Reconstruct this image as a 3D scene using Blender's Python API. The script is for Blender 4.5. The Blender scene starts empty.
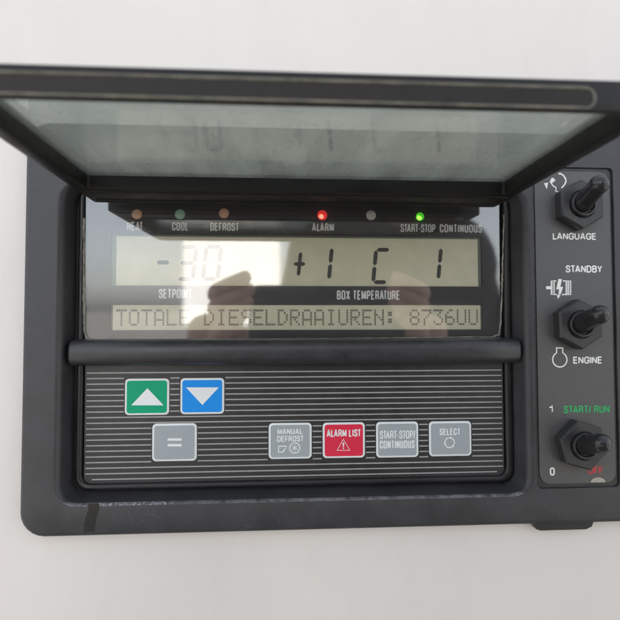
import bpy, bmesh, math, random
from mathutils import Vector, Matrix
random.seed(7)
D = bpy.data
SC = bpy.context.scene
COL = SC.collection

# ------------------------------------------------------------------ measures
# Panel units: 1 unit = 0.5 mm. u runs right, v up, o out of the panel towards the viewer.
S = 0.0005
ZC = 1.25                      # height of the panel's reference point above the yard, in metres
DIST = 500.0                   # lens to bezel face, in units
FPX, VX, VY = 500.0, 280.0, 328.0
_n = Vector((VX - 310, VY - 310, FPX)).normalized()
_up = Vector((0, -1, 0)); _up = (_up - _n * _up.dot(_n)).normalized()
_ri = _n.cross(_up)
if _ri.x < 0: _ri = -_ri

def W(u, v, o):                # panel units -> metres, in the panel's own frame
    return (u * S, -o * S, v * S)

def Q(px, py, o=0.0):          # where the sight line of a measured point meets the plane at height o
    d = Vector((px - 310, py - 310, FPX))
    p = d * ((DIST - o) / d.dot(_n))
    return p.dot(_ri), p.dot(_up)

# ------------------------------------------------------------------ camera
cd = D.cameras.new('camera'); cam = D.objects.new('camera', cd); COL.objects.link(cam)
right = Vector((_ri[0], _n[0], _up[0])); down = Vector((_ri[1], _n[1], _up[1])); fwd = Vector((_ri[2], _n[2], _up[2]))
R3 = Matrix((right, -down, -fwd)).transposed()
cam.matrix_world = Matrix.Translation((0, -DIST * S, ZC)) @ R3.to_4x4()
cd.sensor_width = 36; cd.lens = FPX / 620 * 36
cd.clip_start = 0.005; cd.clip_end = 2000
cd.dof.use_dof = True; cd.dof.focus_distance = .258; cd.dof.aperture_fstop = 9.5
SC.camera = cam

# ------------------------------------------------------------------ sky, sun, exposure
SUN_EL, SUN_ROT = math.radians(48), math.radians(12)
wd = D.worlds.new('World'); SC.world = wd; wd.use_nodes = True
wn = wd.node_tree.nodes; wl = wd.node_tree.links
bg = wn['Background']
sky = wn.new('ShaderNodeTexSky'); sky.sky_type = 'NISHITA'; sky.sun_disc = False
sky.sun_elevation = SUN_EL; sky.sun_rotation = SUN_ROT
sky.air_density = 1.0; sky.dust_density = 2.0; sky.ozone_density = 0.6
hs = wn.new('ShaderNodeHueSaturation'); hs.inputs['Saturation'].default_value = 0.35
wl.new(sky.outputs[0], hs.inputs['Color']); wl.new(hs.outputs[0], bg.inputs['Color'])
bg.inputs['Strength'].default_value = 0.09
sl = D.lights.new('sun', 'SUN'); sl.energy = 5.0; sl.angle = math.radians(0.5); sl.color = (1, .95, .88)
so = D.objects.new('sun', sl); COL.objects.link(so)
sdir = Vector((math.sin(SUN_ROT) * math.cos(SUN_EL), math.cos(SUN_ROT) * math.cos(SUN_EL), math.sin(SUN_EL)))
so.rotation_euler = sdir.to_track_quat('Z', 'Y').to_euler(); so.location = (0, 3, 6)
SC.view_settings.view_transform = 'Standard'; SC.view_settings.look = 'None'
SC.view_settings.gamma = 1; SC.view_settings.exposure = 2.32
SC.cycles.max_bounces = 12; SC.cycles.transparent_max_bounces = 16
SC.cycles.use_denoising = True

# ------------------------------------------------------------------ materials
def lin(r, g, b):
    f = lambda c: (c / 255 / 12.92) if c / 255 <= .04045 else ((c / 255 + .055) / 1.055) ** 2.4
    return (f(r), f(g), f(b), 1)

def mat(name, col, rough=.5, spec=.5, var=0, vscale=400, bump=0, bscale=3000, rvar=0, coat=0, emit=None, estr=0, metal=0):
    m = D.materials.new(name); m.use_nodes = True
    nt = m.node_tree; b = nt.nodes['Principled BSDF']
    b.inputs['Base Color'].default_value = col if len(col) == 4 else (*col, 1)
    b.inputs['Roughness'].default_value = rough
    b.inputs['Specular IOR Level'].default_value = spec
    b.inputs['Coat Weight'].default_value = coat; b.inputs['Coat Roughness'].default_value = .08
    b.inputs['Metallic'].default_value = metal
    if emit:
        b.inputs['Emission Color'].default_value = (*emit, 1); b.inputs['Emission Strength'].default_value = estr
    tc = nt.nodes.new('ShaderNodeTexCoord')
    if var or rvar:
        nz = nt.nodes.new('ShaderNodeTexNoise'); nz.inputs['Scale'].default_value = vscale
        nz.inputs['Detail'].default_value = 8; nz.inputs['Roughness'].default_value = .65
        nt.links.new(tc.outputs['Object'], nz.inputs['Vector'])
        if var:
            mp = nt.nodes.new('ShaderNodeMapRange'); mp.inputs[1].default_value = .3; mp.inputs[2].default_value = .7
            mp.inputs[3].default_value = 1 - var; mp.inputs[4].default_value = 1 + var
            nt.links.new(nz.outputs['Fac'], mp.inputs[0])
            mx = nt.nodes.new('ShaderNodeMix'); mx.data_type = 'RGBA'; mx.blend_type = 'MULTIPLY'
            mx.inputs['Factor'].default_value = 1
            mx.inputs['A'].default_value = b.inputs['Base Color'].default_value
            nt.links.new(mp.outputs[0], mx.inputs['B']); nt.links.new(mx.outputs['Result'], b.inputs['Base Color'])
        if rvar:
            mr = nt.nodes.new('ShaderNodeMapRange'); mr.inputs[1].default_value = .3; mr.inputs[2].default_value = .7
            mr.inputs[3].default_value = max(0.02, rough - rvar); mr.inputs[4].default_value = min(1, rough + rvar)
            nt.links.new(nz.outputs['Fac'], mr.inputs[0]); nt.links.new(mr.outputs[0], b.inputs['Roughness'])
    if bump:
        n2 = nt.nodes.new('ShaderNodeTexNoise'); n2.inputs['Scale'].default_value = bscale; n2.inputs['Detail'].default_value = 3
        nt.links.new(tc.outputs['Object'], n2.inputs['Vector'])
        bp = nt.nodes.new('ShaderNodeBump'); bp.inputs['Strength'].default_value = bump; bp.inputs['Distance'].default_value = .0002
        nt.links.new(n2.outputs['Fac'], bp.inputs['Height']); nt.links.new(bp.outputs['Normal'], b.inputs['Normal'])
    return m

def add_wear_and_sheen(m, col, scale, lo, hi, stretch=(1, 1, 1), zlo=None, zhi=None, ylo=None, yhi=None, xlo=None, xhi=None, amount=1.0):
    """scuffs, dust and painted sheen of another colour, where noise passes a threshold, optionally only inside a band of the panel's own frame (metres)"""
    nt = m.node_tree; b = nt.nodes['Principled BSDF']; L = nt.links.new
    tc = nt.nodes.new('ShaderNodeTexCoord'); mp = nt.nodes.new('ShaderNodeMapping'); mp.inputs['Scale'].default_value = stretch
    L(tc.outputs['Object'], mp.inputs['Vector'])
    nz = nt.nodes.new('ShaderNodeTexNoise'); nz.inputs['Scale'].default_value = scale; nz.inputs['Detail'].default_value = 6
    nz.inputs['Roughness'].default_value = .7
    L(mp.outputs[0], nz.inputs['Vector'])
    mr = nt.nodes.new('ShaderNodeMapRange'); mr.inputs[1].default_value = lo; mr.inputs[2].default_value = hi
    mr.inputs[3].default_value = 0; mr.inputs[4].default_value = amount
    L(nz.outputs['Fac'], mr.inputs[0]); fac = mr.outputs[0]
    sp = nt.nodes.new('ShaderNodeSeparateXYZ'); L(tc.outputs['Object'], sp.inputs[0])
    for ax, lo_, hi_ in (('X', xlo, xhi), ('Y', ylo, yhi), ('Z', zlo, zhi)):
        if lo_ is None: continue
        c = nt.nodes.new('ShaderNodeMath'); c.operation = 'COMPARE'
        c.inputs[1].default_value = (lo_ + hi_) / 2; c.inputs[2].default_value = (hi_ - lo_) / 2
        L(sp.outputs[ax], c.inputs[0])
        k = nt.nodes.new('ShaderNodeMath'); k.operation = 'MULTIPLY'; L(fac, k.inputs[0]); L(c.outputs[0], k.inputs[1]); fac = k.outputs[0]
    mx = nt.nodes.new('ShaderNodeMix'); mx.data_type = 'RGBA'
    bc = b.inputs['Base Color']
    if bc.is_linked:
        src = bc.links[0].from_socket; L(src, mx.inputs['A'])
    else: mx.inputs['A'].default_value = bc.default_value
    mx.inputs['B'].default_value = col
    L(fac, mx.inputs['Factor']); L(mx.outputs['Result'], bc)

def clear(name, ior, tint, dust, dustcol, dscale=60, grough=.0, dlo=.35, dhi=.75, dmin=0.0, streak=(1, 1, 1)):
    """clear plastic: Fresnel reflection over see-through, with a film of dust"""
    m = D.materials.new(name); m.use_nodes = True; nt = m.node_tree; L = nt.links.new
    for n in list(nt.nodes): nt.nodes.remove(n)
    out = nt.nodes.new('ShaderNodeOutputMaterial')
    tr = nt.nodes.new('ShaderNodeBsdfTransparent'); tr.inputs[0].default_value = tint
    gl = nt.nodes.new('ShaderNodeBsdfGlossy'); gl.inputs['Roughness'].default_value = grough
    fr = nt.nodes.new('ShaderNodeFresnel')      # the same reflectance on both faces of the thin sheet
    ge = nt.nodes.new('ShaderNodeNewGeometry'); mi = nt.nodes.new('ShaderNodeMapRange'); mi.inputs[3].default_value = ior; mi.inputs[4].default_value = 1 / ior
    L(ge.outputs['Backfacing'], mi.inputs[0]); L(mi.outputs[0], fr.inputs['IOR'])
    df = nt.nodes.new('ShaderNodeBsdfDiffuse'); df.inputs[0].default_value = dustcol
    tl = nt.nodes.new('ShaderNodeBsdfTranslucent'); tl.inputs[0].default_value = dustcol
    md = nt.nodes.new('ShaderNodeMixShader'); md.inputs[0].default_value = .6; L(df.outputs[0], md.inputs[1]); L(tl.outputs[0], md.inputs[2])
    tc = nt.nodes.new('ShaderNodeTexCoord'); mp = nt.nodes.new('ShaderNodeMapping'); mp.inputs['Scale'].default_value = streak
    L(tc.outputs['Object'], mp.inputs['Vector'])
    nz = nt.nodes.new('ShaderNodeTexNoise'); nz.inputs['Scale'].default_value = dscale; nz.inputs['Detail'].default_value = 8
    nz.inputs['Roughness'].default_value = .6
    L(mp.outputs[0], nz.inputs['Vector'])
    mr = nt.nodes.new('ShaderNodeMapRange'); mr.inputs[1].default_value = dlo; mr.inputs[2].default_value = dhi
    mr.inputs[3].default_value = dmin; mr.inputs[4].default_value = dust
    L(nz.outputs['Fac'], mr.inputs[0])
    m1 = nt.nodes.new('ShaderNodeMixShader'); L(mr.outputs[0], m1.inputs[0]); L(tr.outputs[0], m1.inputs[1]); L(md.outputs[0], m1.inputs[2])
    m2 = nt.nodes.new('ShaderNodeMixShader'); L(fr.outputs[0], m2.inputs[0]); L(m1.outputs[0], m2.inputs[1]); L(gl.outputs[0], m2.inputs[2])
    L(m2.outputs[0], out.inputs['Surface'])
    return m

M = {}
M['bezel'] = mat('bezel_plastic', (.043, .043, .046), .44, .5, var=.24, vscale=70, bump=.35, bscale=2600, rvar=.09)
M['black'] = mat('black_plastic', (.013, .013, .014), .4, .5, var=.3, vscale=150, bump=.15, bscale=1500, rvar=.12)
M['floor'] = mat('recess_plastic', (.014, .0145, .016), .3, .5, var=.3, vscale=120, rvar=.12)
M['lid'] = mat('lid_frame_plastic', (.009, .0085, .008), .48, .35, var=.35, vscale=110, bump=.2, bscale=1800, rvar=.12)
M['smoke'] = mat('smoked_rim_plastic', (.024, .0205, .018), .55, .3, var=.3, vscale=200, rvar=.12)
M['rib'] = mat('pale_rib_plastic', (.2, .19, .15), .4, .5, var=.5, vscale=160, rvar=.1)
M['plate'] = mat('switch_plate_finish', (.088, .087, .085), .4, .5, var=.08, vscale=500, bump=.12, bscale=5000, rvar=.05)
M['nut'] = mat('nut_plastic', (.034, .034, .034), .42, .5, var=.12, vscale=500, bump=.12, bscale=4000, rvar=.1)
M['lever'] = mat('lever_plastic', (.024, .024, .025), .19, .5, var=.1, vscale=200, bump=.03, bscale=3000, rvar=.05)
M['face'] = mat('display_face', (.032, .031, .032), .4, .4, var=.15, vscale=200)
M['keypad'] = mat('keypad_film', (.031, .030, .030), .38, .5, var=.12, vscale=150, bump=.06, bscale=2500, rvar=.08)
M['stripe'] = mat('pale_stripe_ink', (.38, .375, .37), .45, .5, var=.12, vscale=300)
M['white'] = mat('white_ink', (.88, .88, .85), .5, .4, var=.1, vscale=1500)
M['dimwhite'] = mat('greyish_white_ink', (.95, .95, .93), .5, .4, var=.04, vscale=2500)
M['lcd'] = mat('lcd_film', (.74, .715, .55), .5, .2, var=.03, vscale=60, emit=(.8, .72, .45), estr=.015)  # faint emission added to brighten the screens under the lid
M['lcdedge'] = mat('lcd_border', (.17, .21, .16), .4, .3)
M['seg'] = mat('lcd_segment', (.05, .052, .05), .5, .2)
M['ghost'] = mat('lcd_idle_segment', (.36, .355, .245), .5, .2)
M['dot'] = mat('lcd_dot', (.21, .225, .17), .5, .2)
M['kborder'] = mat('key_border', (.84, .87, .87), .4, .5)
M['kgreen'] = mat('key_green', (.0, .37, .185), .42, .25, var=.05, vscale=800, bump=.1, bscale=6000)
M['kblue'] = mat('key_blue', (.012, .30, .86), .42, .25, var=.05, vscale=800, bump=.1, bscale=6000)
M['kred'] = mat('key_red', (.74, .034, .075), .42, .25, var=.05, vscale=800, bump=.1, bscale=6000)
M['kgrey'] = mat('key_grey', (.37, .41, .43), .42, .5, var=.05, vscale=800, bump=.1, bscale=6000)
M['ksym'] = mat('key_symbol', (.86, .88, .88), .45, .5)
M['green'] = mat('green_ink', (.03, .42, .13), .5, .4)
M['red'] = mat('red_ink', (.62, .05, .05), .5, .4)
M['mark'] = mat('pale_mark', (.42, .40, .33), .55, .4, var=.15, vscale=600)
M['smear'] = mat('black_paint_smear', (.010, .010, .010), .24, .5, rvar=.1, vscale=300)
M['bead'] = mat('sealant_bead', (.24, .23, .19), .45, .5, var=.6, vscale=260, rvar=.15)
M['housing'] = mat('white_housing_paint', (.79, .745, .70), .42, .5, var=.02, vscale=9, bump=.08, bscale=700, rvar=.06)
M['pin'] = mat('hinge_steel', (.25, .25, .25), .35, .5, metal=.8)
M['led_off_amber'] = mat('amber_lens', (.9, .55, .34), .2, .5)
M['led_off_green'] = mat('green_lens', (.46, .76, .58), .2, .5)
M['led_off_clear'] = mat('clear_lens', (.8, .78, .74), .2, .5)
M['led_off_dark'] = mat('dark_lens', (.05, .05, .052), .25, .5)
M['led_red'] = mat('lit_red_lens', (.75, .06, .04), .25, .5, emit=(1, .03, .03), estr=.12)
M['led_green'] = mat('lit_green_lens', (.1, .6, .05), .25, .5, emit=(.1, 1, .02), estr=.1)
M['led_core_red'] = mat('lit_red_die', (.9, .3, .2), .4, .5, emit=(1, .16, .10), estr=.75)
M['led_core_green'] = mat('lit_green_die', (.5, .9, .2), .4, .5, emit=(.25, 1, .05), estr=.55)
M['cover'] = clear('display_cover', 2.0, (.97, .97, .97, 1), .09, (.62, .62, .61, 1), 90, 0.035, .35, .75, 0.03)
M['pane'] = clear('lid_pane', 1.58, (.76, .79, .76, 1), .62, (.60, .63, .57, 1), 22, 0.05, .34, .66, .26, (2.2, .6, 1))
add_wear_and_sheen(M['bezel'], (.16, .16, .165, 1), 420, .60, .72, (1, 1, 6), amount=.45)
add_wear_and_sheen(M['bezel'], (.6, .6, .62, 1), 900, .52, .60, (1, 1, 1), zlo=-.0892, zhi=-.0835, xlo=-.096, xhi=-.055, ylo=.00008, yhi=.0016, amount=.8)
add_wear_and_sheen(M['bezel'], (.34, .34, .36, 1), 260, .36, .66, (1, 1, 1), zlo=-.0892, zhi=-.0838, xlo=-.110, xhi=.132, ylo=.0001, yhi=.0018, amount=.6)  # sky highlight painted along the recess's bottom fillet, broken up by noise
add_wear_and_sheen(M['floor'], (.3, .3, .32, 1), 700, .64, .72, (1, 1, 3), amount=.7)

# ------------------------------------------------------------------ mesh helpers
class MB:
    def __init__(s): s.v = []; s.f = []; s.m = []
    def verts(s, pts):
        i = len(s.v); s.v += [tuple(p) for p in pts]; return list(range(i, i + len(pts)))
    def face(s, idx, m=0): s.f.append(tuple(idx)); s.m.append(m)
    def bridge(s, a, b, m=0, closed=True):
        n = len(a)
        for i in range(n if closed else n - 1):
            j = (i + 1) % n; s.face((a[i], a[j], b[j], b[i]), m)
    def loft(s, rings, m=0, cap0=False, cap1=False, closed=True):
        R = [s.verts(r) for r in rings]
        for a, b in zip(R, R[1:]): s.bridge(a, b, m, closed)
        if cap0: s.face(R[0][::-1], m)
        if cap1: s.face(R[-1], m)
        return R
    def prism(s, uv, o0, o1, m=0, bev=0, conv=W):
        """outline in the panel plane, from o0 up to o1"""
        s.loft([[conv(u, v, o0) for u, v in uv], [conv(u, v, o1) for u, v in uv]], m, cap1=True)
    def tube(s, pts, r, m=0, n=8, caps=True):
        rings = []; P = [Vector(p) for p in pts]
        for i, p in enumerate(P):
            t = (P[min(i + 1, len(P) - 1)] - P[max(i - 1, 0)]).normalized()
            a = t.orthogonal().normalized() if i == 0 else (a - t * a.dot(t)).normalized()
            b = t.cross(a); rr_ = r[i] if isinstance(r, (list, tuple)) else r
            rings.append([p + (a * math.cos(2 * math.pi * k / n) + b * math.sin(2 * math.pi * k / n)) * rr_ for k in range(n)])
        s.loft(rings, m, caps, caps)
    def build(s, name, mats, parent=None, smooth=True, ang=35, label=None):
        me = D.meshes.new(name); me.from_pydata(s.v, [], s.f)
        for m in (mats if isinstance(mats, (list, tuple)) else [mats]): me.materials.append(M[m] if isinstance(m, str) else m)
        me.polygons.foreach_set('material_index', s.m)
        bm = bmesh.new(); bm.from_mesh(me); bmesh.ops.recalc_face_normals(bm, faces=bm.faces); bm.to_mesh(me); bm.free()
        if smooth:
            me.shade_smooth(); me.set_sharp_from_angle(angle=math.radians(ang))
        o = D.objects.new(name, me); COL.objects.link(o)
        if parent: o.parent = parent
        if label: o['label'] = label
        return o

def rr(u0, u1, v0, v1, r, n=6):
    """rounded rectangle, counter-clockwise"""
    if not isinstance(r, (list, tuple)): r = (r,) * 4      # bl, br, tr, tl
    P = []
    for (cx, cy, a0, q) in ((u0 + r[0], v0 + r[0], 180, r[0]), (u1 - r[1], v0 + r[1], 270, r[1]), (u1 - r[2], v1 - r[2], 0, r[2]), (u0 + r[3], v1 - r[3], 90, r[3])):
        for k in range(n + 1):
            a = math.radians(a0 + 90 * k / n); P.append((cx + q * math.cos(a), cy + q * math.sin(a)))
    return P

def circ(cu, cv, r, n=24, a0=0): return [(cu + r * math.cos(a0 + 2 * math.pi * k / n), cv + r * math.sin(a0 + 2 * math.pi * k / n)) for k in range(n)]

def fill(mb, loops, m=0):
    """planar face with holes: loops are lists of vertex indices already in mb"""
    bm = bmesh.new(); es = []; back = {}
    for lp in loops:
        vs = [bm.verts.new(mb.v[i]) for i in lp]
        for v, i in zip(vs, lp): back[v] = i
        es += [bm.edges.new((vs[k], vs[(k + 1) % len(vs)])) for k in range(len(vs))]
    bmesh.ops.triangle_fill(bm, use_beauty=True, use_dissolve=False, edges=es)
    for f in bm.faces: mb.face([back[v] for v in f.verts], m)
    bm.free()

GL = {'A': (.70, [[(0, 0), (.44, 1), (.56, 1), (1, 0)], [(.2, .3), (.8, .3)]]), 'B': (.62, [[(0, 0), (0, 1)], [(0, 1), (.94, 1, 1), (.94, .53, 1), (.1, .53)], [(.1, .53), (1, .53, 1), (1, 0, 1), (0, 0)]]),
      'C': (.64, [[(1, .66), (1, 1, 1), (0, 1, 1), (0, 0, 1), (1, 0, 1), (1, .34)]]), 'D': (.64, ['c', (0, 0), (1, 0, 1), (1, 1, 1), (0, 1)]), 'E': (.54, [[(1, 1), (0, 1), (0, 0), (1, 0)], [(0, .52), (.88, .52)]]),
      'F': (.52, [[(1, 1), (0, 1), (0, 0)], [(0, .5), (.85, .5)]]), 'G': (.68, [[(1, .7), (1, 1, 1), (0, 1, 1), (0, 0, 1), (.95, 0, 1), (1, .46), (.55, .46)]]), 'H': (.62, [[(0, 0), (0, 1)], [(1, 0), (1, 1)], [(0, .52), (1, .52)]]),
      'I': (0, [[(.5, 0), (.5, 1)]]), 'L': (.50, [[(0, 1), (0, 0), (1, 0)]]), 'M': (.80, [[(0, 0), (0, 1)], [(1, 0), (1, 1)], [(.02, 1), (.5, .1)], [(.98, 1), (.5, .1)]]), 'N': (.64, [[(0, 0), (0, 1)], [(1, 0), (1, 1)], [(.04, 1), (.96, 0)]]),
      'O': (.68, ['c', (0, 0, 1), (1, 0, 1), (1, 1, 1), (0, 1, 1)]), '0': (.50, ['c', (0, 0, 1), (1, 0, 1), (1, 1, 1), (0, 1, 1)]), 'P': (.58, [[(0, 0), (0, 1)], [(0, 1), (1, 1, 1), (1, .44, 1), (0, .44)]]),
      'R': (.62, [[(0, 0), (0, 1)], [(0, 1), (.96, 1, 1), (.96, .48, 1), (0, .48)], [(.5, .48), (.92, .40, 1), (1, 0)]]), 'S': (.60, [[(.97, .70), (.97, 1, 1), (.03, 1, 1), (.03, .56, 1), (1, .47, 1), (1, 0, 1), (0, 0, 1), (0, .30)]]),
      'T': (.58, [[(0, 1), (1, 1)], [(.5, 1), (.5, 0)]]), 'U': (.62, [[(0, 1), (0, 0, 1), (1, 0, 1), (1, 1)]]), 'X': (.62, [[(0, 0), (1, 1)], [(0, 1), (1, 0)]]), 'Y': (.64, [[(0, 1), (.5, .42), (1, 1)], [(.5, .45), (.5, 0)]]),
      '-': (.26, [[(0, .42), (1, .42)]]), '/': (.30, [[(0, -.05), (1, 1.05)]]), '1': (.26, [[(0, .74), (.75, .82), (1, 1), (1, 0)]]), ' ': (.06, [])}

KERN = {'LA': .10, 'AT': .12, 'TA': .12, 'LT': .12, 'TO': .06, 'ST': .05, 'RT': .05, 'FR': .03, 'AL': 0, 'BY': .05, 'TP': .0, 'T-': .08, 'P/': .06, 'T/': .10, 'TU': .03, '/ ': .05}

def glyph_path(pts, x, w, h, t):
    closed = pts[0] == 'c'
    if closed: pts = pts[1:]
    P = [(x + t / 2 + p[0] * w, t / 2 + p[1] * (h - t), len(p) > 2) for p in pts]; n = len(P); out = []
    for i, (px, py, rd) in enumerate(P):
        if not rd: out.append((px, py)); continue
        a = Vector(P[(i - 1) % n][:2]); c = Vector(P[(i + 1) % n][:2]); p = Vector((px, py))
        la = (a - p).length; lc = (c - p).length; r1 = min(la * .5, w * .5 + .0, h * .34); r2 = min(lc * .5, w * .5, h * .34)
        s0 = p + (a - p).normalized() * r1; s1 = p + (c - p).normalized() * r2
        for k in range(6):
            q = k / 5; out.append(tuple((s0.lerp(p, .56 * 1.0).lerp(s1.lerp(p, .56), 0) if False else (s0 * (1 - q) ** 3 + s0.lerp(p, .56) * 3 * q * (1 - q) ** 2 + s1.lerp(p, .56) * 3 * q * q * (1 - q) + s1 * q ** 3))))
    res = []
    for q in out:
        if not res or (Vector(q) - Vector(res[-1])).length > 1e-4: res.append(q)
    return res, closed

def stroke(mb, pts, t, closed, conv, m):
    P = [Vector(p) for p in pts]; n = len(P); A = []; B = []
    for i in range(n):
        d0 = (P[i] - P[i - 1]).normalized() if (closed or i > 0) else None
        d1 = (P[(i + 1) % n] - P[i]).normalized() if (closed or i < n - 1) else None
        if d0 is None: d0 = d1
        if d1 is None: d1 = d0
        n0 = Vector((-d0.y, d0.x)); n1 = Vector((-d1.y, d1.x)); mm = n0 + n1
        if mm.length < .2: mm = n0
        mm.normalize(); k = t / 2 / max(.62, mm.dot(n0))
        A.append(conv(P[i] + mm * k)); B.append(conv(P[i] - mm * k))
    a = mb.verts(A); b = mb.verts(B); mb.bridge(a, b, m, closed)

def text_into(mb, txt, x0, x1, y0, y1, o, m=0, weight=.17, gap=.10):
    """drawn lettering that fills the measured box (photo pixels) on the plane at height o"""
    ua, va = Q((x0 + x1) / 2, (y0 + y1) / 2, o); k = (DIST - o) / DIST
    W_ = Q(x1, (y0 + y1) / 2, o)[0] - Q(x0, (y0 + y1) / 2, o)[0]; h = (y1 - y0) * k
    n = len(txt); nat = sum(GL[c][0] for c in txt)
    t = min(weight * h, .33 * W_ / n if n > 1 else 1e9); tx = t
    gp = min(gap * h, .15 * W_ / n)
    ww = (W_ - n * tx - (n - 1) * gp + h * sum(KERN.get(txt[i:i + 2], 0) for i in range(n - 1)))
    sc = ww / nat if nat else 0
    x = 0
    for ci, c in enumerate(txt):
        w = GL[c][0] * sc; paths = GL[c][1]
        if paths and paths[0] == 'c': paths = [paths]
        for pi, p in enumerate(paths):
            pts, cl = glyph_path(p, x, w, h, t)
            stroke(mb, pts, t, cl, lambda q, z=.035 * pi: W(ua - W_ / 2 + q[0], va - h / 2 + q[1], o + z), m)
        x += w + tx + gp - KERN.get(txt[ci:ci + 2], 0) * h

def ribbon(mb, pts, w, o, m=0, closed=False):
    """flat printed line of width w along panel-unit points"""
    P = [Vector((p[0], p[1])) for p in pts]; n = len(P); L = []; Rr = []
    for i in range(n):
        a = P[(i - 1) % n] if closed or i > 0 else P[i]; b = P[(i + 1) % n] if closed or i < n - 1 else P[i]
        t = (b - a).normalized(); nn = Vector((-t.y, t.x)) * w / 2
        L.append(W(*(P[i] + nn), o)); Rr.append(W(*(P[i] - nn), o))
    a = mb.verts(L); b = mb.verts(Rr); mb.bridge(a, b, m, closed)

def flat(mb, pts, o, m=0): mb.face(mb.verts([W(u, v, o) for u, v in pts]), m)

def Qp(pts, o): return [Q(x, y, o) for x, y in pts]

def thing(name, label, cat, loc=(0, 0, 0), group=None):
    o = D.objects.new(name, None); COL.objects.link(o); o.location = loc; o.empty_display_size = .05
    o['label'] = label; o['category'] = cat
    if group: o['group'] = group
    return o

def tag(o, label, cat):
    o['label'] = label; o['category'] = cat

# ------------------------------------------------------------------ yard and housing
mb = MB(); g = 600
mb.face(mb.verts([(-g, -g, 0), (g, -g, 0), (g, g, 0), (-g, g, 0)]))
M['yard'] = mat('concrete_yard', (.145, .14, .132), .85, .3, var=.25, vscale=.6)
ground = mb.build('ground', 'yard', None, False); ground['kind'] = 'structure'

HO = -13.5                                  # housing face lies 5 mm behind the bezel's front
mb = MB()
y0 = -HO * S
def boxring(x0, x1, z0, z1, y): return [(x0, y, z0), (x1, y, z0), (x1, y, z1), (x0, y, z1)]
BR = [mb.verts(r) for r in (boxring(-.9 + .02, 1.6 - .02, 0.02, 3.5 - .02, y0), boxring(-.9 + .006, 1.6 - .006, 0.006, 3.5 - .006, y0 + .006), boxring(-.9, 1.6, 0, 3.5, y0 + .02), boxring(-.9, 1.6, 0, 3.5, y0 + .8))]
for a_, b_ in zip(BR, BR[1:]): mb.bridge(a_, b_)
mb.face(BR[-1])
cut = [[(u * S, y, ZC + v * S) for u, v in rr(-232, 440, -185, 190, 12)] for y in (y0, y0 + .004, y0 + .06)]
CR = mb.loft(cut, 0, False, True)
fill(mb, [BR[0], CR[0]])
add_wear_and_sheen(M['housing'], (.52, .48, .43, 1), 14, .5, .75, (2, 1, .7), amount=.12)
add_wear_and_sheen(M['housing'], (.35, .32, .28, 1), 260, .70, .76, (1, 1, .6), amount=.5)
housing = mb.build('refrigeration_housing', 'housing', None, True)
tag(housing, 'white painted metal housing wall behind the dark control panel', 'housing')

# ------------------------------------------------------------------ control panel
panel = thing('control_panel', 'dark grey plastic control panel with display, keypad, toggle switches and raised clear lid', 'control panel', (0, 0, ZC))

# ---- bezel
OL, OR_, OB, OT = -249.5, 470.0, -200.5, 204.0        # outer edges
AL, AR, AB, AT = -219.0, 259.0, -172.0, 146.0         # display recess at the front face
PL, PR, PB, PT = 260.8, 349.5, -164.5, 167.5          # shallow pocket for the switch plate
mb = MB()
rings = []
for ins, o in ((2.0, -10.5), (.6, -9.5), (0, -8), (0, -4.5), (.9, -2.2), (2.6, -.7), (5.0, 0)):
    rings.append([W(u, v, o) for u, v in rr(OL + ins, OR_ - ins, OB + ins, OT - ins, 24 - ins)])
R = mb.loft(rings); front = R[-1]
rings = []
for k in range(8):
    t = math.radians(90 * k / 7); iu = 9 * math.sin(t); iv = 6.5 * math.sin(t); o = -7.5 * (1 - math.cos(t))
    rings.append([W(u, v, o) for u, v in rr(AL + iu * .75, AR - iu * .8, AB + iv * .5, AT - iv * .5, 22 - iu * .6)])
for f_, o in ((.35, -14), (.8, -22), (1.1, -25.5), (1.6, -27)):
    rings.append([W(u, v, o) for u, v in rr(AL + 6.75 + 2.2 * f_, AR - 7.2 - 5 * f_, AB + 3.2 + 2.5 * f_, AT - 3.2 - f_, 16)])
RA = mb.loft(rings, 0)
# the recess wall and floor are a smoother, darker plastic
for fi in range(len(mb.f)):
    pass
mb.face(RA[-1], 1)
rings = [[W(u, v, o) for u, v in rr(PL + i, PR - i, PB + i, PT - i, 5)] for i, o in ((0, 0), (.35, -.4), (.6, -2.4))]
RB = mb.loft(rings); mb.face(RB[-1], 1)
fill(mb, [front, RA[0], RB[0]])
# fine scratches on the bezel's lower border
M['scratch'] = mat('scratch', (.15, .15, .155), .5, .4)
rs = random.Random(3)
for i in range(26):
    x, y = rs.uniform(100, 330), rs.uniform(506, 527)
    if i > 18: x, y = rs.uniform(505, 600), rs.uniform(495, 518)
    u, v = Q(x, y, .1); a = rs.choice((rs.uniform(-.25, .25), rs.uniform(1.2, 1.9))); l = rs.uniform(2, 9); bend = rs.uniform(-.5, .5); P = []
    for j in range(7):
        P.append((u, max(-194, min(-177, v)))); u += math.cos(a) * l / 6; v += math.sin(a) * l / 6; a += bend / 6
    if all(abs(p[1] - q_[1]) + abs(p[0] - q_[0]) > .05 for p, q_ in zip(P, P[1:])): ribbon(mb, P, rs.uniform(.14, .34), .08 + .003 * i, 2)

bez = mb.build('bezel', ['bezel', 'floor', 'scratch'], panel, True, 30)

# black ring added between bezel and housing as their contact shadow
mb = MB()
mb.loft([[W(u, v, o) for u, v in rr(OL + i, OR_ - i, OB + i, OT - i, 22)] for i, o in ((6, HO + .1), (3.2, HO + .6), (3.2, -10.8), (7, -10.3))])
mb.build('gap_shade_ring', 'black', panel)

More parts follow.
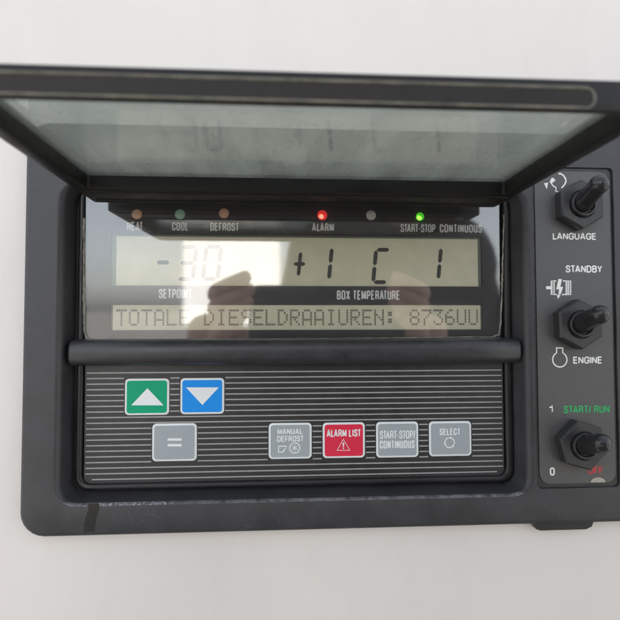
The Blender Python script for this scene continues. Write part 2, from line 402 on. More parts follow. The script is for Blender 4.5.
# bolted tab below the bezel
mb = MB()
t0 = Q(531, 524, -6); t1 = Q(590, 530, -6)
uv = [(t0[0] - 1, -196), (t0[0] + 5, -206.5), (t0[0] + 9, -208), (t1[0] - 5, -208), (t1[0] + 1, -205.5), (t1[0] + 5, -196)]
mb.loft([[W(u, v, HO + .2) for u, v in uv], [W(u, v, -5) for u, v in uv], [W(u * .99 + t0[0] * .01 + .4, v + .6, -4) for u, v in uv]], 0, False, True)
mb.build('mounting_tab', 'black', panel)

# black smear on the lower bezel edge
mb = MB()
sm = Qp([(88, 503.5), (99, 503.5), (99, 510), (97, 516), (95.5, 523), (94.5, 531), (83.5, 531), (84, 524), (86, 516), (88.5, 510)], .12)
sm = [(u, -195.4 if v < -193 else v) for u, v in sm]
flat(mb, sm, .12); mb.build('paint_smear', 'smear', bez)

# ---- display unit in the recess
def unit_frame(name, x0, x1, y0, y1, o_in, lipw, o_top, r):
    """dark rounded frame round a face; box given at its inner edge"""
    a = Q((x0 + x1) / 2, y0, o_in)[1]; b = Q((x0 + x1) / 2, y1, o_in)[1]; l = Q(x0, (y0 + y1) / 2, o_in)[0]; r_ = Q(x1, (y0 + y1) / 2, o_in)[0]
    return l, r_, b, a

# display face with two windows
FO = -24.0
dl, dr, db, dt = unit_frame('', 86.5, 498.5, 190, 341, FO, 0, 0, 0)
LW = [(110, 482.5, 235.3, 286.3), (110, 482.5, 304.3, 330.3)]
wins = []
for x0, x1, y0_, y1_ in LW:
    k = FO
    wins.append((Q(x0, 280, k)[0], Q(x1, 280, k)[0], Q(296, y1_, k)[1], Q(296, y0_, k)[1]))
mb = MB()
outer = mb.verts([W(u, v, FO) for u, v in rr(dl, dr, db, dt, 5)])
lo = []
for w in wins:
    ring0 = [W(u, v, FO) for u, v in rr(*w, .8, 2)]; ring1 = [W(u, v, FO - 2.6) for u, v in rr(*w, .8, 2)]
    Rr_ = mb.loft([ring0, ring1]); lo.append(Rr_[0])
fill(mb, [outer] + lo)
base = mb.verts([W(u, v, FO - 3) for u, v in rr(dl, dr, db, dt, 5)]); mb.bridge(outer, base)
disp = mb.build('display', 'face', panel, True, 30)

def seg_digit(mb, cx, cy, w, h, on, o, m=0, t=4.0, sl=.10):
    """seven segments as chamfered bars, in units about the digit's centre"""
    g_ = .5; hw = w / 2; hh = h / 2; q = t / 2
    def put(p): mb.face(mb.verts([W(cx + x + sl * y, cy + y, o) for x, y in p]), m)
    def hz(y, a, b):
        put([(a + g_, y), (a + g_ + q, y + q), (b - g_ - q, y + q), (b - g_, y), (b - g_ - q, y - q), (a + g_ + q, y - q)])
    def vt(x, a, b):
        put([(x, a + g_), (x + q, a + g_ + q), (x + q, b - g_ - q), (x, b - g_), (x - q, b - g_ - q), (x - q, a + g_ + q)])
    for s_ in on:
        if s_ == 'a': hz(hh, -hw, hw)
        if s_ == 'g': hz(0, -hw, hw)
        if s_ == 'd': hz(-hh, -hw, hw)
        if s_ == 'f': vt(-hw, 0, hh)
        if s_ == 'b': vt(hw, 0, hh)
        if s_ == 'e': vt(-hw, -hh, 0)
        if s_ == 'c': vt(hw, -hh, 0)

LO = FO - 2.4
def lcd(name, w, lab, edge):
    mb = MB(); e = edge
    flat(mb, rr(w[0] + .2, w[1] - .2, w[2] + .2, w[3] - .2, .5, 1), LO, 1)
    flat(mb, [(w[0] + e[0], w[2] + e[2]), (w[1] - e[1], w[2] + e[2]), (w[1] - e[1], w[3] - e[3]), (w[0] + e[0], w[3] - e[3])], LO + .12, 0)
    return mb
k = (DIST - LO) / DIST
mb = lcd('temperature_lcd', wins[0], '', (5.5, 4, .6, 2.2))
SO = LO + .3
def D7(px, py, wpx, hpx, on, t=4.2): 
    u, v = Q(px, py, SO); seg_digit(mb, u, v, wpx * k, hpx * k, on, SO, 2, t)
D7(163, 262.5, 13.5, 30, 'g')
D7(187, 263, 14.5, 32, 'abgcd'); D7(212, 263, 14.5, 32, 'abcdef')
u, v = Q(299.5, 264, SO); seg_digit(mb, u, v, 13 * k, 26 * k, 'g', SO, 2, 4)
seg_digit(mb, u + 6.5 * k, v, 13 * k, 25 * k, 'fe', SO, 2, 3.8)
D7(322.5, 263.5, 16, 32, 'bc'); D7(381.5, 266, 14, 33, 'afed'); D7(431.5, 263.5, 17, 32, 'bc')
mb.build('lcd_screen', ['lcd', 'lcdedge', 'seg'], disp, False, label='upper LCD reading -30 +1 C 1 in large slanted digits')

F57 = {'T': '11111001000010000100001000010000100', 'O': '01110100011000110001100011000101110', 'A': '01110100011000110001111111000110001',
       'L': '10000100001000010000100001000011111', 'E': '11111100001000011110100001000011111', 'D': '11100100101000110001100011001011100',
       'I': '01110001000010000100001000010001110', 'S': '01111100001000001110000010000111110', 'R': '11110100011000111110101001001010001',
       'U': '10001100011000110001100011000101110', 'N': '10001100011100110101100111000110001', ':': '00000011000110000000011000110000000',
       '8': '01110100011000101110100011000101110', '7': '11111000010001000100010000100001000', '3': '11111000100010000010000011000101110',
       '6': '00110010001000011110100011000101110', ' ': '0' * 35}
mb = lcd('text_lcd', wins[1], '', (2.5, 2, .6, .8))
line = 'TOTALE DIESELDRAAIUREN: 8736UU'
uL, vT = Q(116.2, 309.2, SO); uR = Q(477.5, 309.2, SO)[0]; vB = Q(300, 325.6, SO)[1]
pitch = (uR - uL + 2.6) / len(line); dw = pitch / 6.0; dh = (vT - vB) / 7
for i, ch in enumerate(line):
    bits = F57[ch]
    for r_ in range(7):
        for c_ in range(5):
            on = bits[r_ * 5 + c_] == '1'
            if not on: continue
            a = uL + i * pitch + c_ * dw; b = vT - r_ * dh
            mb.face(mb.verts([W(a + .08 * dw, b - .92 * dh, SO), W(a + .92 * dw, b - .92 * dh, SO), W(a + .92 * dw, b - .08 * dh, SO), W(a + .08 * dw, b - .08 * dh, SO)]), 2)
mb.build('lcd_screen', ['lcd', 'lcdedge', 'dot'], disp, False, label='lower LCD with dot lettering TOTALE DIESELDRAAIUREN: 8736UU')

for t, x0, x1, y0_, y1_ in (('HEAT', 127, 143, 221.8, 230.5), ('COOL', 172, 188.5, 222, 230.7), ('DEFROST', 210.3, 239, 222.6, 231), ('ALARM', 312, 334, 223, 231.4),
                            ('START-STOP', 400.6, 435.5, 224, 232.4), ('CONTINUOUS', 439.7, 482, 224.2, 232.8), ('SETPOINT', 158.8, 192, 289, 298.4), ('BOX TEMPERATURE', 337, 400, 290.3, 299.8)):
    mb = MB(); text_into(mb, t, x0, x1, y0_, y1_, FO + .1, 0, .21, .10); mb.build('lettering', 'dimwhite', disp, False, label='white word ' + t)

for x, y, mt, core in ((137, 214.3, 'led_off_amber', None), (180, 214.3, 'led_off_green', None), (224, 213.3, 'led_off_amber', None), (322.3, 215.2, 'led_red', 'led_core_red'),
                       (371, 215.3, 'led_off_clear', None), (420, 216.6, 'led_green', 'led_core_green'), (459, 217, 'led_off_dark', None)):
    mb = MB(); u, v = Q(x, y, FO); r0 = 5.4
    if core == 'led_core_green': r0 = 4.6
    rings = []
    for kk in range(6):
        a = math.radians(90 * kk / 5 * .94); rings.append([W(p, q, FO - .2 + 1.7 * math.sin(a)) for p, q in circ(u, v, r0 * math.cos(a), 20)])
    mb.loft(rings, 0, False, True)
    if core:
        rings = []
        for kk in range(4):
            a = math.radians(90 * kk / 3 * .9); rings.append([W(p, q, FO + .9 + .75 * math.sin(a)) for p, q in circ(u - .9, v - 1.2, 2.9 * math.cos(a), 14)])
        mb.loft(rings, 1, False, True)
    mb.build('indicator_light', [mt] + ([core] if core else []), disp, label={'led_red': 'lit red alarm light', 'led_green': 'lit green start-stop light', 'led_off_amber': 'unlit amber light', 'led_off_green': 'unlit green light', 'led_off_clear': 'unlit clear light', 'led_off_dark': 'unlit dark light'}[mt])

# clear cover over the display
mb = MB(); CO = -20.2
TILT = math.tan(math.radians(1.0))     # the cover leans a touch, its upper edge further out
mb.loft([[W(u, v, o + (v - 62) * TILT) for u, v in rr(dl + i, dr - i, db + i, dt - i, 5)] for i, o in ((0, CO - 1.4), (0, CO - .4), (.4, CO))], 0, True, True)
mb.build('cover_glass', 'cover', disp, True, 25)

# pale sealant along the display's edges
def bead(name, pts, r, o, mt='bead', wob=.35, parent=disp):
    P = []
    for a, b in zip(pts, pts[1:]):
        n = max(2, int(math.hypot(b[0] - a[0], b[1] - a[1]) / 3))
        for i in range(n): P.append((a[0] + (b[0] - a[0]) * i / n, a[1] + (b[1] - a[1]) * i / n))
    P.append(pts[-1]); mb = MB()
    mb.tube([W(u + random.uniform(-wob, wob), v + random.uniform(-wob, wob), o) for u, v in P], [r * random.uniform(.7, 1.2) * S for _ in P], 0, 6)
    return mb.build(name, mt, parent)
q = lambda x, y, o: Q(x, y, o)
bead('sealant_bead', [q(84.2, 218, -21), q(84, 300, -21), q(84.3, 331, -21), q(87.5, 338.6, -21), q(92, 339.6, -21)], 1.3, -21)
bead('sealant_bead', [q(92, 339.4, -20), q(200, 339.4, -20), q(330, 338.6, -20), q(494, 336.8, -20)], .55, -20.2, wob=.2)
bead('sealant_bead', [q(494, 336.8, -20), q(499, 334.5, -20), q(501, 320, -20), q(503, 250, -20), q(504, 215, -20)], .9, -20.2)

# dark gasket frame round the display and keypad
mb = MB()
gl = Q(77.5, 300, -24)[0]; gr = Q(511.5, 300, -24)[0]; gb = Q(300, 486.5, -24)[1]; gt = 145
il = Q(83.8, 300, -21)[0]; ir = Q(504.0, 300, -21)[0]; ib = Q(300, 479.8, -21)[1]; it = 143
prof = ((0, -27), (.5, -22), (1.2, -20.6), (2.6, -20.2), (4.0, -20.6), (4.8, -22), (5, -24.2), (5, -26.9))
rings = []
for a, o in prof:
    f_ = a / 5.0
    rings.append([W(u, v, o) for u, v in rr(gl + (il - gl) * f_, gr + (ir - gr) * f_, gb + (ib - gb) * f_, gt + (it - gt) * f_, 13 - 4 * f_)])
mb.loft(rings); mb.build('gasket', 'black', panel, True, 60)

# ---- cross bar between display and keypad
mb = MB()
bl, br_ = -208.5, 250.5; vt_ = -11.0; vb_ = -37.5; vm = (vt_ + vb_) / 2; hv = (vt_ - vb_) / 2
prof = []
for kk in range(15):
    a = math.radians(-90 + 180 * kk / 14); prof.append((hv * math.copysign(abs(math.sin(a)) ** .7, math.sin(a)), -21 + 17.5 * max(0, math.cos(a)) ** .62))
prof = [(prof[0][0], -26.5)] + prof + [(prof[-1][0], -26.5)]
rings = []
for uu, sc in ((bl, .86), (bl + 1.0, .94), (bl + 3, 1), (bl + 40, 1), (br_ - 40, 1), (br_ - 3, 1), (br_ - 1, .94), (br_, .86)):
    rings.append([W(uu, vm + p * sc, -27 + (o + 27) * sc) for p, o in prof])
mb.loft(rings, 0, True, True, closed=True)
M['bar'] = mat('bar_plastic', (.037, .037, .040), .36, .5, var=.25, vscale=160, bump=.12, bscale=1400, rvar=.1)
add_wear_and_sheen(M['bar'], (.28, .28, .3, 1), 500, .66, .74, (.6, 1, 3), amount=.6)
mb.build('cross_bar', 'bar', panel, True, 50)

# ---- keypad
KO = -23.5
kl = Q(84.8, 400, KO)[0]; kr = Q(503.2, 400, KO)[0]; kb = Q(300, 480.5, KO)[1]; kt = Q(300, 358, KO)[1]
mb = MB()
mb.loft([[W(u, v, o) for u, v in rr(kl, kr, kb, kt, (9, 9, 1, 1))] for o in (KO - 3, KO)], 0, False, True)
keys = [('green key with white up triangle', 125.3, 169.0, 379.3, 414.2, 'kgreen', 'up'), ('blue key with white down triangle', 180.8, 224.0, 378.6, 413.4, 'kblue', 'down'),
        ('grey key with equals sign', 152.6, 196.6, 424.2, 460.2, 'kgrey', 'eq'), ('grey MANUAL DEFROST key', 269.0, 311.4, 423.4, 458.2, 'kgrey', 'md'),
        ('red ALARM LIST key', 323.0, 364.6, 422.8, 457.4, 'kred', 'al'), ('grey START-STOP/CONTINUOUS key', 376.4, 418.0, 422.0, 457.0, 'kgrey', 'ss'),
        ('grey SELECT key', 429.3, 471.0, 421.4, 455.8, 'kgrey', 'sel')]
boxes = []
for lab, x0, x1, y0_, y1_, mt, sy in keys:
    cx, cy = Q((x0 + x1) / 2, (y0_ + y1_) / 2, KO); kk = (DIST - KO) / DIST
    w2 = (Q(x1, (y0_ + y1_) / 2, KO)[0] - Q(x0, (y0_ + y1_) / 2, KO)[0]) / 2; h2 = (y1_ - y0_) / 2 * kk
    boxes.append((cx - w2, cx + w2, cy - h2, cy + h2))
v0 = Q(300, 371.5, KO)[1]; v1 = Q(300, 475.5, KO)[1]; NS = 20
for i in range(NS):
    vv = v0 + (v1 - v0) * i / (NS - 1)
    a, b = kl + 1.6, kr - 1.6
    if i == NS - 1: a, b = kl + 8, kr - 8
    cuts = sorted((bx[0] - 1.3, bx[1] + 1.3) for bx in boxes if bx[2] - 1.2 < vv < bx[3] + 1.2)
    cur = a; segs = []
    for c0, c1 in cuts: segs.append((cur, c0)); cur = c1
    segs.append((cur, b))
    for p, r_ in segs:
        if r_ - p < 1: continue
        flat(mb, [(p, vv - .62), (r_, vv - .62), (r_, vv + .62), (p, vv + .62)], KO + .1, 1)
kpad = mb.build('keypad', ['keypad', 'stripe'], panel, False)

KT = KO + .75
for (lab, x0, x1, y0_, y1_, mt, sy), bx in zip(keys, boxes):
    mb = MB()
    mb.loft([[W(u, v, o) for u, v in rr(bx[0] + i, bx[1] - i, bx[2] + i, bx[3] - i, 4.2)] for i, o in ((-.3, KO + .05), (0, KT - .25), (.35, KT))], 0, False, True)
    flat(mb, rr(bx[0] + 1.75, bx[1] - 1.75, bx[2] + 1.75, bx[3] - 1.75, 2.8), KT + .1, 1)
    o = KT + .22
    if sy == 'up': flat(mb, Qp([(131.2, 405.3), (163.6, 405.3), (147.4, 388.2)], o), o, 2)
    if sy == 'down': flat(mb, Qp([(202.4, 405.0), (218.8, 387.4), (186.0, 387.4)], o), o, 2)
    if sy == 'eq':
        for ya, yb in ((438.3, 440.7), (444.0, 446.4)): flat(mb, Qp([(167.6, yb), (181.6, yb), (181.6, ya), (167.6, ya)], o), o, 2)
    if sy == 'md':
        text_into(mb, 'MANUAL', 277.6, 302.8, 428.7, 434.3, o, 2, .17, .10); text_into(mb, 'DEFROST', 277.2, 303.8, 435.8, 441.7, o, 2, .17, .10)
        ribbon(mb, Qp([(278.6, 446.2), (286.6, 446.2), (283.8, 450.6), (282.6, 452.2), (278.6, 452.2)], o), 1.3, o, 2, True)
        c = Q(294.7, 447.9, o); ribbon(mb, circ(*c, 5.3, 22), 1.0, o, 2, True)
        for a in range(3):
            an = math.radians(90 + 60 * a); ribbon(mb, [(c[0] - 3.6 * math.cos(an), c[1] - 3.6 * math.sin(an)), (c[0] + 3.6 * math.cos(an), c[1] + 3.6 * math.sin(an))], .7, o + .02 * a, 2)
    if sy == 'al':
        text_into(mb, 'ALARM LIST', 326.8, 361.0, 429.4, 436.8, o, 2, .17, .10)
        ribbon(mb, Qp([(337.0, 450.3), (349.8, 450.3), (343.4, 439.3)], o), 1.0, o, 2, True)
        flat(mb, Qp([(342.8, 446.6), (344.0, 446.6), (344.2, 442.6), (342.6, 442.6)], o), o, 2); flat(mb, Qp([(342.8, 448.7), (344.0, 448.7), (344.0, 447.5), (342.8, 447.5)], o), o, 2)
    if sy == 'ss':
        text_into(mb, 'START-STOP/', 379.8, 415.4, 430.6, 438.7, o, 2, .17, .10); text_into(mb, 'CONTINUOUS', 379.8, 414.6, 440.4, 448.4, o, 2, .17, .10)
    if sy == 'sel':
        text_into(mb, 'SELECT', 439.6, 460.4, 428.3, 435.2, o, 2, .17, .10); c = Q(449.6, 442.6, o)
        for a0, a1 in ((100, 195), (215, 315), (335, 440)):
            ribbon(mb, [(c[0] + 5.2 * math.cos(math.radians(a0 + (a1 - a0) * i / 8)), c[1] + 5.2 * math.sin(math.radians(a0 + (a1 - a0) * i / 8))) for i in range(9)], 1.15, o, 2)
            e = math.radians(a1); flat(mb, [(c[0] + (5.2 + d_) * math.cos(e + f_), c[1] + (5.2 + d_) * math.sin(e + f_)) for d_, f_ in ((-1.7, -.05), (1.7, -.05), (0, .3))], o + .03, 2)
    mb.build('key', ['kborder', mt, 'ksym'], kpad, True, 30, lab)

# ---- switch plate
PO = -1.0
mb = MB()
a = Q(537, 320, PO)[0]; b = Q(612.5, 320, PO)[0]; c = Q(580, 483.5, PO)[1]; d = 163.5
mb.loft([[W(u, v, o) for u, v in rr(a + i, b - i, c + i, d - i, 11)] for i, o in ((0, -2.3), (0, PO - .3), (.3, PO))], 0, False, True)
plate = mb.build('switch_plate', 'plate', panel, True, 30)
o = PO + .12
for t, x0, x1, y0_, y1_, mt in (('LANGUAGE', 552.8, 596.4, 232.7, 239.9, 'white'), ('STANDBY', 565.7, 602.2, 265.2, 272.8, 'white'), ('ENGINE', 573.2, 602.2, 356.4, 363.8, 'white'),
                                ('1', 548.7, 552.9, 405.2, 412.6, 'white'), ('START/ RUN', 563.6, 609.6, 405.3, 413.2, 'green'), ('0', 549.8, 554.8, 467.3, 475.7, 'white'), ('OFF', 588.2, 603.2, 466.6, 474.2, 'red')):
    mb = MB(); text_into(mb, t, x0, x1, y0_, y1_, o, 0, .185, .085); mb.build('lettering', mt, plate, False, label={'white': 'white', 'green': 'green', 'red': 'red'}[mt] + ' lettering ' + t)
# language symbol: head profile, arc and arrow tip
mb = MB()
z = lambda x, y: Q(535 + x / 15.5, 170 + y / 15.5, o)
ribbon(mb, [z(365, 60), z(395, 55), z(440, 85), z(475, 140), z(480, 180), z(455, 230), z(410, 280)], 1.6, o)
ribbon(mb, [z(245, 190), z(265, 225), z(285, 250), z(325, 270), z(325, 300), z(320, 330), z(355, 332)], 1.3, o)
flat(mb, [z(225, 195), z(262, 205), z(318, 160), z(280, 118), z(250, 130)], o + .03)
flat(mb, [z(140, 205), z(205, 195), z(182, 300)], o)
mb.build('symbol', 'white', plate, False, label='white language symbol')
# electric motor symbol
mb = MB()
z = lambda x, y: Q(540 + x / 15.5, 270 + y / 15.5, o)
ribbon(mb, [z(95, 275), z(165, 275)], 3.2, o)
ribbon(mb, [z(250, 170), z(175, 170), z(175, 380), z(262, 380)], 1.35, o + .02); ribbon(mb, [z(355, 170), z(475, 170), z(475, 380), z(340, 380)], 1.35, o)
ribbon(mb, [z(222, 180), z(222, 372)], .9, o); ribbon(mb, [z(405, 180), z(405, 372)], 1.1, o + .02); ribbon(mb, [z(446, 180), z(446, 372)], 1.0, o + .02)
for x in (190, 206, 420, 432): ribbon(mb, [z(x, 180), z(x, 372)], .45, o)
flat(mb, [z(285, 140), z(340, 140), z(315, 262), z(358, 262), z(318, 385), z(298, 300), z(250, 300)], o + .05)
flat(mb, [z(262, 390), z(322, 392), z(275, 450)], o + .05)
flat(mb, [z(296, 296), z(322, 330), z(300, 395), z(282, 392)], o + .03)
mb.build('symbol', 'white', plate, False, label='white motor symbol with lightning bolt')
# engine symbol
mb = MB(); c = Q(559.8, 359.6, o)
arc = [(c[0] + 7.6 * math.cos(math.radians(115 + 310 * i / 26)), c[1] + 7.6 * math.sin(math.radians(115 + 310 * i / 26))) for i in range(27)]
ribbon(mb, [(c[0] - 3.3, c[1] + 12)] + arc + [(c[0] + 3.3, c[1] + 12)], 1.35, o)
ribbon(mb, [(c[0] - 4.0, c[1] + 12), (c[0] + 4.0, c[1] + 12)], 1.35, o + .03)
mb.build('symbol', 'white', plate, False, label='white engine symbol')
# pale half-round mark on the plate's lower edge
mb = MB(); c = Q(598.2, 482.3, o)
flat(mb, [(c[0] + 7.8 * math.cos(math.radians(180 * i / 16)), c[1] + 5.0 * math.sin(math.radians(180 * i / 16))) for i in range(17)], o)
mb.build('pale_mark', 'mark', plate, False)

# ---- toggle switches
def toggle(px, py, rot, tu, tv, lab):
    cu, cv = Q(px, py, PO)
    e = D.objects.new('toggle_switch', None); COL.objects.link(e); e.parent = panel; e.empty_display_size = .01
    e['label'] = lab
    e.location = W(cu, cv, PO)
    mb = MB()
    def hx(r_, o_): return [W(r_ * math.cos(math.radians(rot + 60 * i)), r_ * math.sin(math.radians(rot + 60 * i)), o_) for i in range(6)]
    def rnd(r_, o_): return [W(r_ * math.cos(math.radians(rot + 60 * i)), r_ * math.sin(math.radians(rot + 60 * i)), o_) for i in range(6)]
    # nut: straight sides, chamfered crown, bored centre
    A = [mb.verts(hx(r_, o_)) for r_, o_ in ((25.0, 0.1), (25.6, .8), (25.6, 11.0), (25.0, 12.0), (23.6, 13.0))]
    for p, q_ in zip(A, A[1:]): mb.bridge(p, q_)
    N = 36
    top = A[-1]
    c1 = mb.verts([W(14.6 * math.cos(2 * math.pi * i / N), 14.6 * math.sin(2 * math.pi * i / N), 13.0) for i in range(N)])
    fill(mb, [top, c1])
    c2 = mb.verts([W(13.8 * math.cos(2 * math.pi * i / N), 13.8 * math.sin(2 * math.pi * i / N), 11.5) for i in range(N)]); mb.bridge(c1, c2)
    c3 = mb.verts([W(8 * math.cos(2 * math.pi * i / N), 8 * math.sin(2 * math.pi * i / N), 11.0) for i in range(N)]); mb.bridge(c2, c3)
    mb.build('nut', 'nut', e, True, 25)
    # collar: raised bushing ring
    mb = MB()
    rings = [[W(r_ * math.cos(2 * math.pi * i / N), r_ * math.sin(2 * math.pi * i / N), o_) for i in range(N)] for r_, o_ in ((13.2, 11), (13.2, 15.6), (12.6, 16.5), (11.4, 16.7), (10.4, 16.0), (9.6, 14.2), (6, 13.8))]
    mb.loft(rings); mb.build('collar', 'lever', e, True, 50)
    # lever: boot flare, slim neck, bulbous tip, leaning by (tu, tv) at its tip
    mb = MB(); N = 28
    ax = Vector((tu, tv, 34)).normalized(); pr = Vector((0, 0, 8))
    x_ = Vector((1, 0, 0)); x_ = (x_ - ax * x_.dot(ax)).normalized(); y_ = ax.cross(x_)
    prof = [(4, 10.6), (7, 10.5), (9, 10.2), (11, 9.8), (15, 9.5), (20, 9.2), (26, 9.0), (29, 9.0), (31, 9.1), (33, 9.2)]
    for i in range(1, 8):
        a_ = math.radians(90 * i / 7); prof.append((33 + 9.0 * math.sin(a_), max(.3, 9.2 * math.cos(a_))))
    rings = []
    for t_, r_ in prof:
        ring = []
        for i in range(N):
            an = 2 * math.pi * i / N; p = pr + ax * t_ + (x_ * math.cos(an) + y_ * math.sin(an)) * r_
            ring.append(W(p.x, p.y, p.z))
        rings.append(ring)
    mb.loft(rings, 0, True, True); mb.build('lever', 'lever', e, True, 60)
toggle(575.5, 207.0, 30, 0.5, 14, 'toggle switch above the word LANGUAGE')
toggle(574.0, 324.5, 32, 1.5, 10, 'toggle switch between STANDBY and ENGINE')
toggle(577.0, 443.0, 44, -.5, 9.5, 'toggle switch between START/ RUN and OFF')

# ---- lid, hinged above the display and swung straight out
V0, V1, VG = 124.0, 143.0, 136.6
LL, LR, LF = -183.0, 222.0, 227.0
IL, IR, IH = -171.5, 210.0, 47.0
def WL(u, o, v): return W(u, v, o)
mb = MB()
n_ = 6
def lring(i, v, r_): return [W(u, v, oo) for u, oo in rr(LL + i, LR - i, -1 + i, LF - i, (3, 3, 16, 16), n_)]
outer_rings = [lring(1.4, V0, 0), lring(.4, V0 + .5, 0), lring(0, V0 + 1.6, 0), lring(0, V1 - 1.6, 0), lring(.4, V1 - .5, 0), lring(1.4, V1, 0)]
Ro = mb.loft(outer_rings)
def iring(i, v): return [W(u, v, oo) for u, oo in rr(IL + i, IR - i, IH + i, LF - 4 - i, (3, 3, 9, 9), n_)]
Ri = mb.loft([iring(-1.0, V0), iring(-.2, V0 + .4), iring(0, V0 + 1.2), iring(0, V1 - 1), iring(-.6, V1)])
fill(mb, [Ro[0], Ri[0]]); fill(mb, [Ro[-1], Ri[-1]])
# stiffening ridge along the hinge leaf's under side
for oo, rr_ in ((40, 1.5), (8, 1.8)):
    mb.tube([W(IL - 6, V0, oo), W(0, V0 - .1, oo), W(IR + 6, V0, oo)], rr_ * S, 0, 8)
lid = mb.build('lid', 'lid', panel, True, 35, 'raised hinged lid with dark frame and clear dusty pane')
mb = MB()
mb.loft([[W(u, v, oo) for u, oo in rr(IL - 1, IR + 1, IH - 1, LF - 3, (3, 3, 9, 9), n_)] for v in (VG, VG + 3)], 0, True, True)
mb.build('window_pane', 'pane', lid, True, 30)
# smoked front rim with pale ribs
mb = MB()
RU0, RU1 = -172.0, 181.5
mb.loft([[W(u, v, o_) for u, v in rr(RU0, RU1, 124.6, 139.0, 6.5)] for o_ in (LF - .5, LF + .5)], 0, False, True)
mb.build('front_rim', 'smoke', lid, True, 30)
mb = MB()
pts = rr(RU0, RU1, 124.9, 138.2, 6.5, 8); 
rings = []
for du, oo in ((0, 0), (.15, .9), (.8, 1.3), (1.5, .9), (1.7, 0)):
    rings.append([W(u, v, LF + oo) for u, v in rr(RU0 + du, RU1 - du, 124.9 + du, 138.2 - du, 6.5 - du, 8)])
mb.loft(rings); mb.build('rib', 'rib', lid, True, 60)
for uu in (LL + 14, LR - 14):
    mb = MB(); mb.tube([W(uu - 9, V0 + 9, -1.5), W(uu + 9, V0 + 9, -1.5)], 2.6 * S, 0, 12)
    mb.build('hinge_pin', 'pin', lid)

# ------------------------------------------------------------------ what stands behind the viewer (seen only as reflections in the display cover)
M['trailer'] = mat('trailer_paint', (.78, .78, .77), .4, .5, var=.05, vscale=2)
M['chassis'] = mat('chassis_black', (.03, .03, .03), .6, .4)
tr = thing('parked_trailer', 'white box trailer parked across the yard, facing the control panel', 'trailer', (-.95, -9.6, 0))
mb = MB()
def bx(mb, x0, x1, y0, y1, z0, z1, m=0, b=.03):
    mb.loft([[(x0 + b, y0, z0 + b), (x1 - b, y0, z0 + b), (x1 - b, y0, z1 - b), (x0 + b, y0, z1 - b)], [(x0, y0 + b, z0), (x1, y0 + b, z0), (x1, y0 + b, z1), (x0, y0 + b, z1)],
             [(x0, y1 - b, z0), (x1, y1 - b, z0), (x1, y1 - b, z1), (x0, y1 - b, z1)], [(x0 + b, y1, z0 + b), (x1 - b, y1, z0 + b), (x1 - b, y1, z1 - b), (x0 + b, y1, z1 - b)]], m, True, True)
bx(mb, -.95, .95, -6, 0, .95, 4.2); mb.build('body', 'trailer', tr)
mb = MB(); bx(mb, -.8, .8, -5.8, -.1, .62, .94, 0, .01); bx(mb, -.9, .9, -.14, -.02, .45, .6, 0, .01); mb.build('chassis', 'chassis', tr)
for wx in (-.78, .78):
    for wy in (-1.2, -2.4):
        mb = MB(); mb.tube([(wx - .13, wy, .5), (wx - .1, wy, .5), (wx + .1, wy, .5), (wx + .13, wy, .5)], [.44, .5, .5, .44], 0, 28); mb.build('wheel', 'chassis', tr)

M['jacket'] = mat('dark_jacket', (.018, .019, .023), .85, .2, var=.2, vscale=30)
M['skin'] = mat('skin', (.85, .56, .46), .5, .4, var=.08, vscale=120)
M['hair'] = mat('hair', (.02, .014, .01), .5, .4)
M['phone'] = mat('phone_glass', (.012, .012, .014), .15, .5)

def skinned(name, joints, edges, mt, parent=None, sub=2):
    me = D.meshes.new(name); me.from_pydata([j[0] for j in joints], edges, [])
    o = D.objects.new(name, me); COL.objects.link(o)
    sk = o.modifiers.new('skin', 'SKIN'); sk.use_smooth_shade = True
    if not me.skin_vertices: me.attributes.new('skin', 'FLOAT', 'POINT') if False else None
    bm = bmesh.new(); bm.from_mesh(me); lay = bm.verts.layers.skin.verify(); bm.verts.ensure_lookup_table()
    for v, j in zip(bm.verts, joints): v[lay].radius = j[1] if isinstance(j[1], tuple) else (j[1], j[1])
    bm.verts[0][lay].use_root = True; bm.to_mesh(me); bm.free()
    if sub: s_ = o.modifiers.new('sub', 'SUBSURF'); s_.levels = sub; s_.render_levels = sub
    dg = bpy.context.evaluated_depsgraph_get(); m2 = D.meshes.new_from_object(o.evaluated_get(dg))
    o.modifiers.clear(); o.data = m2; m2.materials.clear(); m2.materials.append(M[mt]); m2.shade_smooth()
    if parent: o.parent = parent
    return o

PX, PY, CZ = .255, -.85, ZC        # where the photographer stands; lens height
per = thing('person', 'person in a dark jacket holding a phone up to the control panel', 'person', (0, 0, 0))
HLx, HRx = -.074, .160             # wrists' side positions
HY = DIST * -S - .008
J = [((PX, PY, .95), (.22, .15)), ((PX, PY, 1.12), (.24, .15)), ((PX, PY + .02, 1.30), (.26, .15)), ((PX, PY + .03, 1.43), (.22, .12)), ((PX, PY + .04, 1.53), .06), ((PX, PY + .07, 1.62), (.075, .085)), ((PX, PY + .08, 1.72), (.08, .095)), ((PX, PY + .07, 1.80), .05),
     ((PX - .18, PY + .03, 1.40), .065), ((PX - .23, PY + .16, 1.10), .05), ((HLx - .02, HY - .16, ZC - .10), .042), ((HLx - .012, HY - .045, ZC - .055), .026),
     ((PX + .15, PY + .03, 1.40), .06), ((PX + .18, PY + .16, 1.10), .05), ((HRx + .05, HY - .16, ZC - .10), .042), ((HRx + .012, HY - .045, ZC - .055), .026),
     ((PX - .1, PY, .85), .095), ((PX - .12, PY + .02, .48), .07), ((PX - .12, PY - .01, .10), .05), ((PX - .13, PY + .13, .045), .04),
     ((PX + .1, PY, .85), .095), ((PX + .12, PY + .02, .48), .07), ((PX + .12, PY - .01, .10), .05), ((PX + .13, PY + .13, .045), .04)]
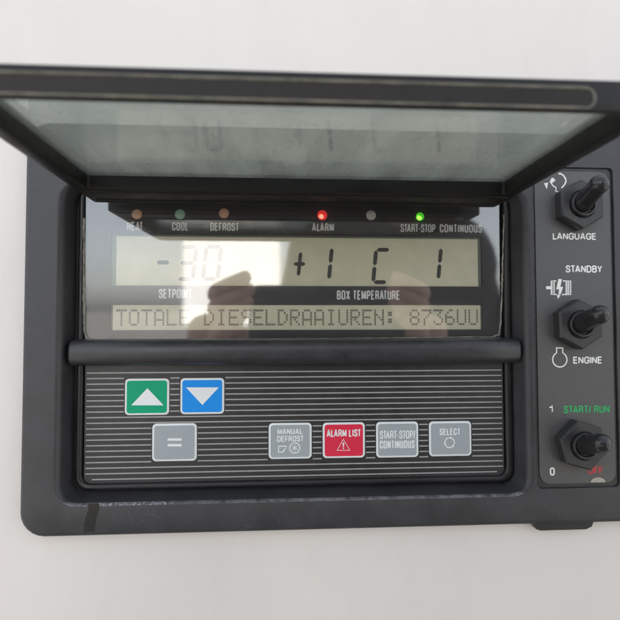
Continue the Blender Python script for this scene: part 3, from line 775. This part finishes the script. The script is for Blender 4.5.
Ed = [(0, 1), (1, 2), (2, 3), (3, 4), (4, 5), (5, 6), (6, 7), (3, 8), (8, 9), (9, 10), (10, 11), (3, 12), (12, 13), (13, 14), (14, 15), (0, 16), (16, 17), (17, 18), (18, 19), (0, 20), (20, 21), (21, 22), (22, 23)]
body = skinned('body', J, Ed, 'jacket', per)
body.data.materials.append(M['skin'])
for p in body.data.polygons:
    c = p.center
    if c.z > 1.545 or (c.y > HY - .07 and c.z > 1.1): p.material_index = 1
for sx in (-1, 1):
    skinned('ear', [((PX + sx * .076, PY + .06, 1.69), .014), ((PX + sx * .08, PY + .055, 1.715), .016)], [(0, 1)], 'skin', per)
    skinned('eye', [((PX + sx * .031, PY + .155, 1.712), .009), ((PX + sx * .033, PY + .156, 1.712), .009)], [(0, 1)], 'phone', per)
skinned('nose', [((PX, PY + .155, 1.71), .009), ((PX, PY + .168, 1.69), .012), ((PX, PY + .172, 1.678), .014)], [(0, 1), (1, 2)], 'skin', per)
M['lips'] = mat('lips', (.45, .16, .13), .5, .4)
skinned('mouth', [((PX - .022, PY + .142, 1.645), .006), ((PX, PY + .15, 1.646), .009), ((PX + .022, PY + .142, 1.645), .006)], [(0, 1), (1, 2)], 'lips', per)
hair = skinned('hair', [((PX, PY + .03, 1.70), .075), ((PX, PY + .04, 1.79), .085), ((PX, PY + .09, 1.85), .05)], [(0, 1), (1, 2)], 'hair', per)

def hand(wx, sgn):
    """palm beside the phone's end, four bent fingers over its back edge, thumb below"""
    palm = [((wx, HY - .045, ZC - .055), (.024, .016)), ((wx - sgn * .003, HY - .028, ZC - .03), (.034, .017)), ((wx - sgn * .004, HY - .02, ZC + .010), (.036, .015))]
    o = skinned('hand', palm, [(0, 1), (1, 2)], 'skin', per)
    for i in range(4):
        zz = ZC + .030 - i * .0148; ln = (.9, 1.0, .95, .78)[i]
        skinned('finger', [((wx - sgn * .002, HY - .018, zz - .006), .0088), ((wx - sgn * .008, HY + .006, zz), .0084), ((wx - sgn * (.008 + .022 * ln), HY + .017, zz + .008), .0082), ((wx - sgn * (.008 + .040 * ln), HY + .011, zz + .016 + .003 * i), .0072)], [(0, 1), (1, 2), (2, 3)], 'skin', o)
    skinned('thumb', [((wx, HY - .03, ZC - .035), .011), ((wx - sgn * .018, HY - .03, ZC - .022), .0095), ((wx - sgn * .04, HY - .024, ZC - .012), .008)], [(0, 1), (1, 2)], 'skin', o)
hand(HLx, -1); hand(HRx, 1)

ph = thing('phone', 'black phone held sideways in front of the photographer', 'phone', (.050, HY, ZC - .003))
mb = MB()
def pr_(i, y): return [(x, y, z) for x, z in rr(-.083 + i, .083 - i, -.039 + i, .039 - i, .012, 6)]
mb.loft([pr_(.002, -.0045), pr_(0, -.003), pr_(0, .002), pr_(.002, .0035)], 0, True, True); mb.build('case', 'phone', ph, True, 50)
mb = MB(); mb.loft([[(x, y, z) for x, z in rr(-.066, -.042, -.022, .026, .006, 5)] for y in (.0033, .0045)], 0, False, True); mb.build('lens_bump', 'phone', ph, True, 40)
